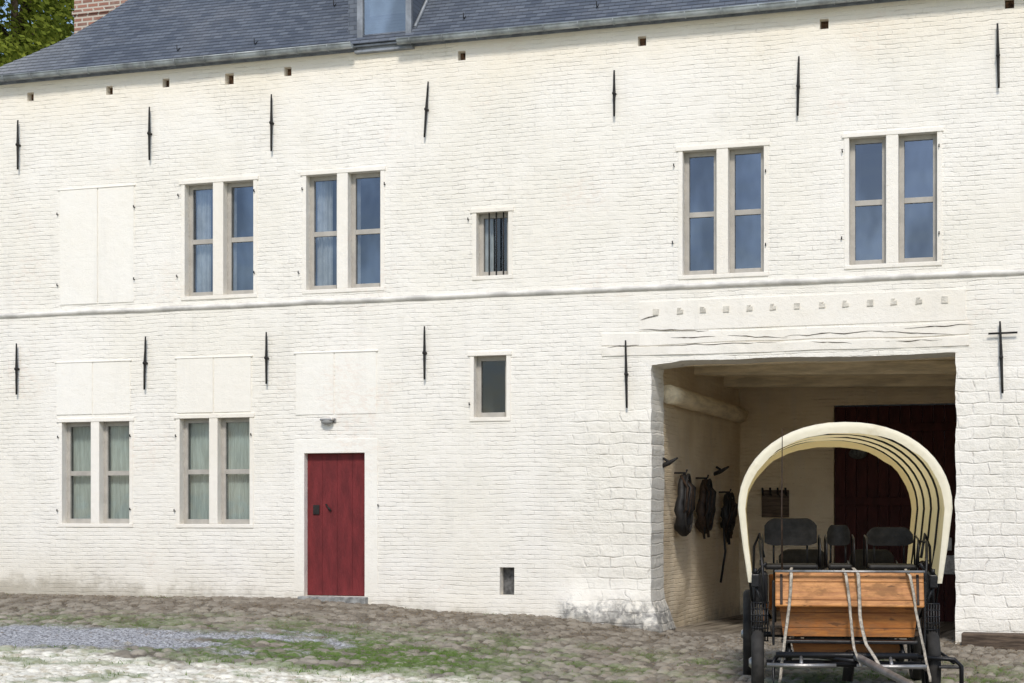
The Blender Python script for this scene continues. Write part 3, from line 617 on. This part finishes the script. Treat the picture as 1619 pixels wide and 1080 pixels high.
# shade on the cobbles put into their colour, deepest near the house
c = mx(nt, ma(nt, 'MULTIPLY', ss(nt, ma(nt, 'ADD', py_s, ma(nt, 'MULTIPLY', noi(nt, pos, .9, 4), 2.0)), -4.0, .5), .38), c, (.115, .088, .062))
c = mx(nt, ma(nt, 'MULTIPLY', ss(nt, A('gap'), .40, .05), .92), c, (.04, .033, .023))
c = mx(nt, ma(nt, 'MULTIPLY', A('moss'), ma(nt, 'MULTIPLY', ss(nt, ma(nt, 'ADD', noi(nt, pos, 14, 4), ma(nt, 'MULTIPLY', A('gap'), -.35)), -.02, .26), .95)), c, (.10, .16, .035))
c = mx(nt, ma(nt, 'MULTIPLY', A('gravel'), .92), c, mx(nt, ss(nt, noi(nt, pos, 26, 4, .85), .38, .62), (.12, .12, .13), (.60, .61, .64)))
sun_strip_c = mx(nt, ss(nt, noi(nt, pos, 9, 5, .7), .33, .58), (.55, .49, .37), (.95, .91, .79))  # pale colours stand for sun falling on the stones
sun_strip_c = mx(nt, ma(nt, 'MULTIPLY', ss(nt, A('gap'), .35, .05), .7), sun_strip_c, (.20, .165, .10))
c = mx(nt, ma(nt, 'MULTIPLY', A('sand'), .94), c, sun_strip_c)  # 'sand' masks the strip with sunlight put into its colour
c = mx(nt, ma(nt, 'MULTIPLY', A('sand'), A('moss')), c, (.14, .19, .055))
spk = ss(nt, noi(nt, pos, 30, 2, .6), .63, .70); c = mx(nt, ma(nt, 'MULTIPLY', spk, .3), c, (.58, .53, .43))
setin(nt, p.inputs['Base Color'], c); p.inputs['Roughness'].default_value = .9; p.inputs['Specular IOR Level'].default_value = .15
setin(nt, p.inputs['Normal'], N(nt, 'Bump', None, Strength=.7, Distance=.012, Height=noi(nt, pos, 40, 4, .7)).outputs[0])
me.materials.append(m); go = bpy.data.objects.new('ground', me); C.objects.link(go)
prop(go, 'cobbled courtyard with mossy joints, grey gravel and a pale strip with sunlight put into its colour', 'ground', kind='structure')
def gz(x, y): return float(gbase(np.array([x]), np.array([y]))[0])
def scatter(name, mat, xs_, ys_, hs, wd, lean, label, cat):
    zs_ = gbase(xs_, ys_); n = len(xs_); a = rng.random(n)*6.283; l = rng.random(n)*6.283; le = rng.random(n)*lean
    dx, dy = np.cos(a)*wd, np.sin(a)*wd
    v0 = np.stack([xs_-dx, ys_-dy, zs_-.02], -1); v1 = np.stack([xs_+dx, ys_+dy, zs_-.02], -1); v2 = np.stack([xs_+np.cos(l)*le*hs, ys_+np.sin(l)*le*hs, zs_+hs], -1)
    V = np.stack([v0, v1, v2], 1).reshape(-1, 3)
    me = bpy.data.meshes.new(name); me.from_pydata(V.tolist(), [], [(3*i, 3*i+1, 3*i+2) for i in range(n)]); me.materials.append(mat)
    o = bpy.data.objects.new(name, me); C.objects.link(o); return prop(o, label, cat, kind='stuff')
n = 300000; px_ = rng.uniform(-17, 0, n); py_ = rng.uniform(-10.5, -.3, n); sa_, gr_, ms_ = zones(px_, py_)
keep = rng.random(n) < ms_*(1-gr_*.7)*(1-sa_*.6)*.6*fbm(px_, py_, 4, 91)*1.4
px_, py_ = px_[keep], py_[keep]
wx = rng.uniform(-16.3, -5.6, 1500); wy = -.06-np.abs(rng.normal(0, .07, 1500)); kk = fbm(wx, wy*0, 1.3, 99) > .5; wx, wy = wx[kk], wy[kk]
wx2 = np.concatenate([px_, wx]); wy2 = np.concatenate([py_, wy])
scatter('grass', M['grass'], wx2, wy2, rng.uniform(.012, .036, len(wx2)), .007, 1.4, 'short green grass and moss between the cobbles', 'grass')
lx = rng.uniform(-16.3, 0, 12000); ly = -np.abs(rng.normal(0, 2.6, 12000))-.08
lm = MB(); vs = []; fs = []
for i in range(12000):
    x, y = lx[i], ly[i]; z = gz(x, y)+.02+random.random()*.01; a = random.random()*6.28; s_ = random.uniform(.006, .020); b_ = random.uniform(-.3, .3)
    k = len(vs); ca, sa = math.cos(a)*s_, math.sin(a)*s_
    vs += [(x-ca, y-sa, z), (x+sa*.6, y-ca*.6, z+s_*b_), (x+ca, y+sa, z+s_*.4), (x-sa*.6, y+ca*.6, z)]; fs.append((k, k+1, k+2, k+3))
lm.add(vs, fs); lo = lm.build('leaf_litter', M['litter']); prop(lo, 'dry brown leaf litter scattered along the foot of the wall', 'litter', kind='stuff')
# ================================================================ TREE
tree = thing('leafy_tree', (-23.5, 11, -.3), 0, 'yellow green leafy tree rising behind the roof beside the brick chimney', 'tree')
s = MB(); s.tube([(0, 0, 0), (.1, 0, 3), (0, .1, 6), (.2, 0, 10), (.1, 0, 14)], [.45, .36, .3, .2, .06], 10)
tips = []
for i in range(22):
    a = i*2.4; z0 = 4+i*.42; L = 4.6-abs(z0-8)*.28; e = Vector((math.cos(a)*L, math.sin(a)*L, z0+2.0+random.random())); b0 = Vector((.1, 0, z0))
    mid_ = b0.lerp(e, .5)+Vector((0, 0, .5)); s.tube([b0, mid_, e], [.11, .07, .02], 6); tips += [e, mid_, b0.lerp(e, .75)]
s.build('trunk', M['bark'], tree)
clumps = []
for t_ in tips:
    for q in range(9): clumps.append((t_+Vector((random.gauss(0, .95), random.gauss(0, .95), random.gauss(0, .8))), random.uniform(.4, .85)))
nl = 190; V = []
for c_, r_ in clumps:
    d = rng.normal(size=(nl, 3))*np.array([1, 1, .8]); d /= np.linalg.norm(d, axis=1)[:, None]; P = np.array(c_)+d*r_*rng.random((nl, 1))**.4
    nn = d+rng.uniform(-1, 1, (nl, 3)); nn /= np.linalg.norm(nn, axis=1)[:, None]; u_ = np.cross(nn, np.array([.3, .5, .81])); u_ /= np.linalg.norm(u_, axis=1)[:, None]; v_ = np.cross(nn, u_); sz = rng.uniform(.05, .10, (nl, 1))
    V.append(np.stack([P-u_*sz, P-v_*sz*.55, P+u_*sz*1.1, P+v_*sz*.55], 1).reshape(-1, 3))
V = np.concatenate(V); nf = len(V)//4
me = bpy.data.meshes.new('crown'); me.vertices.add(len(V)); me.vertices.foreach_set('co', V.astype(np.float32).ravel()); me.loops.add(len(V)); me.loops.foreach_set('vertex_index', np.arange(len(V), dtype=np.int32)); me.polygons.add(nf); me.polygons.foreach_set('loop_start', np.arange(0, len(V), 4, dtype=np.int32)); me.update(calc_edges=True)
me.materials.append(M['leaf']); o = bpy.data.objects.new('crown', me); C.objects.link(o); o.parent = tree
# ================================================================ SMALL THINGS
p = at(520, 667); t = thing('wall_lamp', (p.x, -.02, p.z), 0, 'small grey oval wall lamp mounted above the red door', 'lamp')
s = MB(); s.box((-.12, -.0, -.02), (.12, .03, .05), .01); s.box((-.1, -.09, .012), (.1, -.001, .045), .012); s.build('lamp_housing', M['steel'], t)
s = MB(); s.ball((0, -.05, .0), .09, (1.05, .5, .5)); s.build('lamp_shade', M['lampglass'], t)
XW = GX0-.01
def collar(px, t_, b_, label, tilt, mat, tail):
    a = atX(px, t_, XW+.1); c = atX(px, b_, XW+.1); h_ = (a.z-c.z)
    t = thing('horse_collar', (XW, a.y, a.z), 0, label, 'horse harness', 'horse collars hanging on the passage wall')
    s = MB(); pts = []; rr = []
    for i in range(25):
        an = 2*math.pi*i/24; y = .19*math.sin(an)*(1-.3*math.cos(an)); z = -h_/2+h_*.46*math.cos(an); pts.append((.13+tilt*z+.015*math.sin(i*1.7), y, z)); rr.append((.068-.02*math.cos(an))*(1+.12*math.sin(i*2.3)))
    s.tube(pts, rr, 10, False); s.build('collar_pad', mat, t)
    for sg in (-1, 1):
        q = MB(); q.tube([(.2, sg*.2*math.sin(an)*(1-.25*math.cos(an))*1.08, -h_/2+h_*.5*math.cos(an)) for an in [math.pi*(.04+.9*i/12) for i in range(13)]], .02, 6); q.build('hame', M['iron'], t)
    for i in range(9):
        q = MB(); yy = -.2+.05*i; L = tail*random.uniform(.3, 1.0)
        q.tube([(.1, yy*.4, -.02), (.23+random.uniform(-.04, .04), yy, -.2), (.22, yy*1.3, -h_*.6), (.16+random.uniform(-.05, .05), yy*1.1, -h_*.6-L*.5), (.15, yy+random.uniform(-.06, .06), -h_*.6-L)], .02, 6, flat=(.5, 1.3)); q.build('strap', M['leather'] if i % 3 else M['brownleather'], t)
    q = MB(); q.tube([(-.02, 0, .02), (.16, 0, .02), (.18, 0, .07)], .015, 6); q.build('wall_peg', M['iron'], t)
collar(1078, 750, 842, 'large dark horse collar hanging nearest the gateway opening', .02, M['leather'], .25)
collar(1112, 758, 838, 'brownish horse collar hanging second from the gateway opening', .04, M['brownleather'], .45)
collar(1148, 780, 835, 'smaller black horse collar deepest in the passage, beside the back wall', 0, M['leather'], .5)
t_ = atX(1142, 820, XW+.15); s = MB(); s.tube([(XW+.15, t_.y, 1.3), (XW+.2, t_.y, .6), (XW+.12, t_.y+.02, .1)], .02, 6); s.build('hanging_strap', M['leather'], label='single long black strap hanging low below the deepest horse collar', cat='strap')
for (px, py, lab) in ((1055, 730, 'small dark iron bracket on the passage wall just inside the gateway'), (1138, 743, 'small dark iron bracket above the deepest horse collar')):
    a = atX(px, py, XW+.08); s = MB(); s.tube([(XW-.02, a.y, a.z-.07), (XW+.1, a.y, a.z-.02), (XW+.24, a.y-.05, a.z+.05)], [.03, .035, .012], 8); s.tube([(XW+.02, a.y, a.z+.05), (XW+.13, a.y, a.z-.02)], .02, 6); s.build('wall_bracket', M['iron'], label=lab, cat='bracket')
a = at(1205, 775, PB-.02); c = at(1248, 818, PB-.02)
t = thing('harness_rack', (a.x, PB-.03, c.z), 0, 'dark wooden rack board with pegs on the back wall of the passage', 'rack')
W_, H_ = c.x-a.x, a.z-c.z
s = MB(); s.box((0, -.05, 0), (W_, 0, H_), .01); s.build('rack_board', M['oldwood'], t)
for i in range(4):
    q = MB(); x = W_*(.08+.28*i); q.tube([(x, -.04, H_*.8), (x, -.16, H_*.85), (x, -.18, H_*1.08)], .018, 6); q.build('peg', M['iron'], t)
p = at(1353, 716, 6.3); t = thing('passage_lamp', (p.x, 6.62, p.z), 0, 'round grey bulkhead lamp on the dark gate seen under the wagon canopy', 'lamp')
s = MB(); s.ball((0, 0, 0), .16, (1, .4, .62)); s.build('lamp_shade', M['ventdark'], t)
a = at(1490, 878, PB+.02); c = at(1511, 908, PB+.02); s = MB(); s.box((a.x, PB+.02, c.z), (a.x+.21, PB+.035, a.z)); s.build('paper_notice', M['paper'], label='white paper notice pinned to the dark gate beside the gateway edge', cat='notice')
a = at(1494, 850, PB+.02); s = MB(); s.box((a.x, PB-.02, a.z-.22), (a.x+.12, PB+.035, a.z), .01); s.build('switch_box', M['steel'], label='small grey metal box above the paper notice on the dark gate', cat='box')
s = MB(); z0 = gz(-1, -.4)
s.box((X_(1521, -.4), -.55, z0-.03), (1.5, -.27, z0+.19), .018); s.build('timber_beam', M['oldwood'], label='weathered dark timber beam lying against the foot of the right hand wall', cat='timber')
# ================================================================ WAGON
WD = 15.4; u = 1335-809.5; tt = WD/F; wx_, wy_ = tt*(-F*S_+u*C_), -D+tt*(F*C_+u*S_); GW = gz(wx_, wy_)
OFF = -GW
wg = thing('covered_wagon', (wx_, wy_, GW), R(10.5), 'horse drawn wagon with cream canvas hoop canopy and orange wooden front board', 'wagon')
def lz(Z): return Z+OFF
zA, zW, zT_ = lz(.58), lz(1.26), lz(2.04)
def profile(hw, zw, zt, zb, hb, n=26):
    pts = [(-hb, zb), (-(hb*.45+hw*.55), zb+(zw-zb)*.5)]
    pts += [(-hw*abs(math.cos(math.pi*i/n))**.92*(1 if i <= n/2 else -1), zw+(zt-zw)*max(0.0, math.sin(math.pi*i/n))**.97) for i in range(n+1)]
    return pts+[((hb*.45+hw*.55), zb+(zw-zb)*.5), (hb, zb)]
LEN = 3.0; s = MB(); vs = []; NS = 31
for i in range(NS):
    y = LEN*i/(NS-1); sag = .026*(1-abs(math.cos(math.pi*i/7.5)))
    pr_ = profile(.955-sag, zW, zT_-sag*2.2, zA+.16*math.sin(math.pi*i/(NS-1)), .86)
    vs += [(x, y, z+.012*fn(x, y, z, 4)) for x, z in pr_]
k = len(pr_)
s.add(vs, [(i*k+j, (i+1)*k+j, (i+1)*k+j+1, i*k+j+1) for i in range(NS-1) for j in range(k-1)], True)
s.build('canopy', M['canvas'], wg)
def valance(y, th, name, sgn=-1):
    o_ = profile(.958, zW, zT_+.002, zA, .865); kk = len(o_); s = MB(); rows = []
    cxz = (0, zW-.1)
    for a_, (f_, dy) in enumerate(((0, .004), (.04, .016), (.5, .020), (1.0, .006))):
        for j, (x, z) in enumerate(o_):
            wd = th*(.40+.60*max(0, (z-zA)/(zT_-zA)))*(1+.18*fn(j, 3, 0, .6)); dx_, dz_ = cxz[0]-x, (cxz[1]-z if z > cxz[1] else 0); L = math.hypot(dx_, dz_) or 1
            rows.append((x+dx_/L*wd*f_, y+sgn*(dy+.012*f_*fn(j, 1, 0, .9)), z+dz_/L*wd*f_))
    s.add(rows, [(a_*kk+j, a_*kk+j+1, (a_+1)*kk+j+1, (a_+1)*kk+j) for a_ in range(3) for j in range(kk-1)], True); s.build(name, M['valance'] if sgn < 0 else M['canvas'], wg)
valance(0, .10, 'canopy_valance'); valance(LEN, .11, 'canopy_valance', 1)
for i in range(5):
    y = .14+(LEN-.3)*i/4; s = MB(); s.tube([(x, y, z) for x, z in profile(.925, zW, zT_-.035, zA-.25, .82)], .0115, 6); s.build('hoop', M['black'], wg)
s = MB(); s.box((-.66, .0, lz(.10)), (.66, LEN, lz(.16)), .006); s.build('wagon_floor', M['oldwood'], wg)
for sg in (-1, 1):
    s = MB(); s.box((sg*.70-.02, .9, lz(.16)), (sg*.70+.02, LEN, lz(.55)), .008); s.build('side_panel', M['orange2'], wg)
s = MB(); s.box((-.64, LEN-.03, lz(.16)), (.64, LEN, lz(.55)), .008); s.build('tailboard', M['orange2'], wg)
FX = .03
rot = Matrix.Rotation(R(-16), 3, 'X')
s = MB(); s.box((FX-.655, -.22, lz(.365)), (FX+.655, -.175, lz(.69)), .012, rot); fb = s.build('front_board', M['orange'], wg)
s = MB(); s.tube([(FX-.66, -.245, lz(.692)), (FX+.66, -.245, lz(.692))], .012, 8); s.build('board_rail', M['steel'], fb)
for q in (-.6, .6):
    s = MB(); s.box((FX+q-.012, -.232, lz(.39)), (FX+q+.012, -.218, lz(.67)), .003, rot); s.build('board_strap', M['brownleather'], fb)
def trap(w0, w1, y0, y1, z0, z1, th=.035):
    s = MB(); vs = []
    for (w_, y, z) in ((w0, y0, z0), (w1, y1, z1)):
        vs += [(FX-w_, y, lz(z)), (FX+w_, y, lz(z)), (FX+w_, y+th, lz(z)), (FX-w_, y+th, lz(z))]
    s.add(vs, [(0, 1, 2, 3), (4, 7, 6, 5), (0, 4, 5, 1), (1, 5, 6, 2), (2, 6, 7, 3), (3, 7, 4, 0)]); return s
trap(.58, .615, -.10, -.115, .10, .37).build('lower_board', M['orange2'], wg)
s = MB(); s.box((FX-.60, -.26, lz(.045)), (FX+.60, -.04, lz(.075)), .008); s.build('footboard', M['black'], wg)
trap(.47, .50, -.02, -.01, -.10, .03).build('toe_board', M['orange2'], wg)
for sg in (-1, 1):
    s = MB(); s.box((FX+sg*.668-.010, -.17, lz(.02)), (FX+sg*.668+.010, .1, lz(.6)), .006); s.build('board_bracket', M['black'], wg)
for pts, r_ in (([(-.50, -.1, .72), (-.51, -.28, .67), (-.55, -.26, .3), (-.57, -.30, 0), (-.62, -.33, -.30)], .011),
               ([(-.04, -.1, .71), (-.03, -.28, .67), (.0, -.27, .3), (.045, -.34, .02), (.08, -.6, -.12)], .011),
               ([(.05, -.1, .72), (.065, -.28, .67), (.10, -.27, .3), (.14, -.37, .05), (.24, -.65, -.14)], .013),
               ([(.51, -.1, .71), (.53, -.28, .66), (.57, -.26, .35), (.66, -.28, 0), (.70, -.32, -.28)], .011)):
    fine_ = []
    for i in range(len(pts)-1):
        for q in range(6): fine_.append(Vector(pts[i]).lerp(Vector(pts[i+1]), q/6)+Vector((.010*math.sin((i*6+q)*.4+r_*900), 0, 0)))
    fine_.append(Vector(pts[-1])); s = MB(); s.tube([(p_.x+FX, p_.y, lz(p_.z)) for p_ in fine_], r_, 6, flat=(1.3, .4)); s.build('strap', M['rope'], wg)
def seat(xc, wd, y, zb, zt, nm='seat'):
    s = MB(); s.box((xc-wd/2, y-.40, lz(zb-.02)), (xc+wd/2, y-.02, lz(zb+.03)), .02); so_ = s.build(nm, M['leather'], wg)
    s = MB(); n = 17; vs = []; bz = zb+.20
    for i in range(n):
        q = -1+2*i/(n-1); x = xc+q*wd/2; top = zt-.07*max(0, abs(q)-.6)**2/.16; bot = bz+.03*max(0, abs(q)-.6)**2/.16; yy = y-.05*q*q
        vs += [(x, yy-.006, lz(bot)), (x, yy-.010, lz((bot+top)/2)), (x, yy-.006, lz(top-.012)), (x, yy, lz(top)), (x, yy+.010, lz(top-.014)), (x, yy+.010, lz(bot))]
    fs = [(i*6+j, (i+1)*6+j, (i+1)*6+(j+1) % 6, i*6+(j+1) % 6) for i in range(n-1) for j in range(6)]+[(0, 1, 2, 3, 4, 5), tuple((n-1)*6+j for j in range(6))]
    s.add(vs, fs, False); s.build('backrest', M['leather'], so_)
    for q in (-.32, .32):
        s = MB(); s.tube([(xc+q*wd, y+.01, lz(zb)), (xc+q*wd, y+.02, lz(bz+.08))], .011, 6); s.build('back_stay', M['black'], so_)
    for sg in (-1, 1):
        s = MB(); x = xc+sg*(wd/2+.018); s.tube([(x, y, lz(zb)), (x, y-.01, lz(zb+.26)), (x, y-.08, lz(zb+.30)), (x, y-.34, lz(zb+.27)), (x, y-.40, lz(zb+.20)), (x, y-.38, lz(zb))], .009, 7); s.build('armrest', M['black'], so_)
    for a_ in (-.3, .3):
        s = MB(); s.tube([(xc+a_*wd, y-.05, lz(.16)), (xc+a_*wd, y-.05, lz(zb))], .018, 6); s.build('seat_post', M['black'], so_)
seat(-.46, .50, .95, .70, 1.165); seat(.0, .22, 1.05, .70, 1.10); seat(.48, .44, 1.0, .70, 1.08)
seat(-.3, .5, 2.2, .42, .84); seat(.4, .45, 2.25, .42, .84)
for sg, x in ((-1, -.80), (1, .78)):
    t_ = MB(); t_.box((x-.035, -.10, lz(.54)), (x+.035, -.03, lz(.66)), .010); t_.tube([(x, -.065, lz(.66)), (x, -.065, lz(.71))], .018, 6); la = t_.build('lantern', M['black'], wg)
    s = MB(); s.tube([(x, -.06, lz(.55)), (x*.93, -.02, lz(.40)), (sg*.66, .05, lz(.25))], .014, 6); s.build('lantern_bracket', M['black'], wg)
    s = MB()
    s.tube([(sg*.70, .1, lz(.2)), (sg*.74, .1, lz(.75)), (sg*.76, .3, lz(.95)), (sg*.74, .8, lz(.95)), (sg*.72, .95, lz(.6)), (sg*.70, .95, lz(.18))], .014, 7)
    s.tube([(sg*.72, .1, lz(.5)), (sg*.72, .95, lz(.5))], .012, 6); s.tube([(sg*.75, .12, lz(.78)), (sg*.75, .85, lz(.72))], .012, 6)
    s.tube([(sg*.83, .5, lz(.2)), (sg*.81, .5, lz(.9)), (sg*.76, .45, lz(1.02)), (sg*.72, .4, lz(.8))], .014, 6); s.tube([(sg*.70, .3, lz(.75)), (sg*.81, .35, lz(.62)), (sg*.81, .2, lz(.35))], .018, 6)
    s.build('side_rail', M['black'], wg)
    s = MB(); s.box((sg*.76-.08, .55, lz(.35)), (sg*.76+.08, .85, lz(.66)), .03); s.build('side_bag', M['leather'], wg)
    s = MB()
    for i in range(7): s.tube([(sg*.69+sg*.024*i, -.05, lz(.05)), (sg*.69+sg*.024*i, -.05, lz(.40))], .007, 5)
    for i in range(7): s.tube([(sg*.68, -.05, lz(.05+.058*i)), (sg*.84, -.05, lz(.05+.058*i))], .007, 5)
    s.build('mesh_guard', M['black'], wg)
s = MB(); s.tube([(.76, .1, lz(.0)), (.86, -.1, lz(-.05)), (.95, -.2, lz(-.12))], .016, 6); s.box((.80, -.32, lz(-.16)), (.98, -.14, lz(-.14)), .006); s.build('step', M['black'], wg)
def wheel(x, y, rad, name='wheel'):
    z = rad; s = MB(); s.ring((x, y, z), (1, 0, 0), rad-.095, .022, 36, 8, 1.6)
    for i in range(12):
        a_ = 2*math.pi*i/12; s.tube([(x, y, z), (x, y+math.cos(a_)*(rad-.08), z+math.sin(a_)*(rad-.08))], .016, 6)
    wo = s.build(name, M['black'], wg)
    s = MB(); s.ring((x, y, z), (1, 0, 0), rad-.05, .05, 40, 12, 1.15); s.build('tyre', M['rubber'], wo)
    s = MB(); s.tube([(x-.08, y, z), (x-.05, y, z), (x+.05, y, z), (x+.08, y, z)], [.035, .06, .06, .035], 14); s.build('hub', M['steel'], wo)
for sg in (-1, 1): wheel(sg*.78, .12, .36); wheel(sg*.86, 2.3, .47)
s = MB(); s.tube([(-.77, .12, .36), (.77, .12, .36)], .03, 8); s.build('front_axle', M['black'], wg)
s = MB(); s.tube([(-.86, 2.3, .47), (.86, 2.3, .47)], .03, 8); s.build('rear_axle', M['black'], wg)
for sg in (-1, 1):
    for yc, hz in ((.12, .38), (2.3, .5)):
        s = MB()
        for j in range(3): s.tube([(sg*.5, yc-.38+.06*j, hz+.10+j*.01), (sg*.5, yc, hz-.02-j*.02), (sg*.5, yc+.38-.06*j, hz+.10+j*.01)], .02, 6, flat=(1.4, .4))
        s.tube([(sg*.5, yc-.38, hz+.1), (sg*.5, yc-.15, hz+.19), (sg*.5, yc+.15, hz+.19), (sg*.5, yc+.38, hz+.1)], .018, 6); s.build('leaf_spring', M['black'], wg)
    s = MB(); s.box((sg*.42-.03, .03, lz(-.02)), (sg*.42+.03, LEN, lz(.09)), .006); s.build('chassis_rail', M['black'], wg)
s = MB(); s.tube([(-.62, -.35, lz(-.05)), (.62, -.35, lz(-.05))], .028, 8); s.tube([(-.64, -.22, lz(-.14)), (.72, -.22, lz(-.14))], .024, 8)
s.tube([(.6, -.25, lz(-.06)), (.94, -.3, lz(-.08)), (1.0, -.3, lz(-.14)), (1.0, -.3, lz(-.34))], .02, 8)
s.tube([(-.6, -.25, lz(-.06)), (-.64, -.3, lz(-.12)), (-.64, -.3, lz(-.34)), (.4, -.3, lz(-.36))], .02, 8)
s.build('splinter_bar', M['black'], wg)
for xs2 in (-.4, .38):
    s = MB(); s.tube([(xs2-.3, -.5, lz(-.13)), (xs2, -.53, lz(-.13)), (xs2+.3, -.5, lz(-.13))], .02, 8); s.tube([(xs2, -.52, lz(-.13)), (xs2, -.35, lz(-.06))], .016, 6); s.build('swingletree', M['steel'], wg)
s = MB(); s.tube([(.02, .1, lz(-.06)), (.08, -.3, lz(-.06)), (.40, -2.0, lz(-.14)), (.52, -2.9, lz(-.22))], [.036, .036, .030, .026], 10); s.build('drawbar', M['steel'], wg)
s = MB(); s.tube([(-.30, -.1, lz(-.08)), (.05, -.55, lz(-.08))], .018, 6); s.tube([(.36, -.1, lz(-.08)), (.12, -.55, lz(-.08))], .018, 6); s.build('drawbar_brace', M['black'], wg)
s = MB(); s.tube([(.02, -.1, lz(-.30)), (.05, -.1, lz(-.04))], .05, 10); s.build('turntable', M['black'], wg)
s = MB(); s.tube([(-.56, -.12, lz(.5)), (-.565, -.14, lz(1.2)), (-.56, -.16, lz(1.98))], [.012, .008, .004], 6); s.build('whip', M['brownleather'], wg)
s = MB(); s.box((-.35, .05, lz(.0)), (.4, .4, lz(.09)), .01); s.build('underseat_box', M['black'], wg)
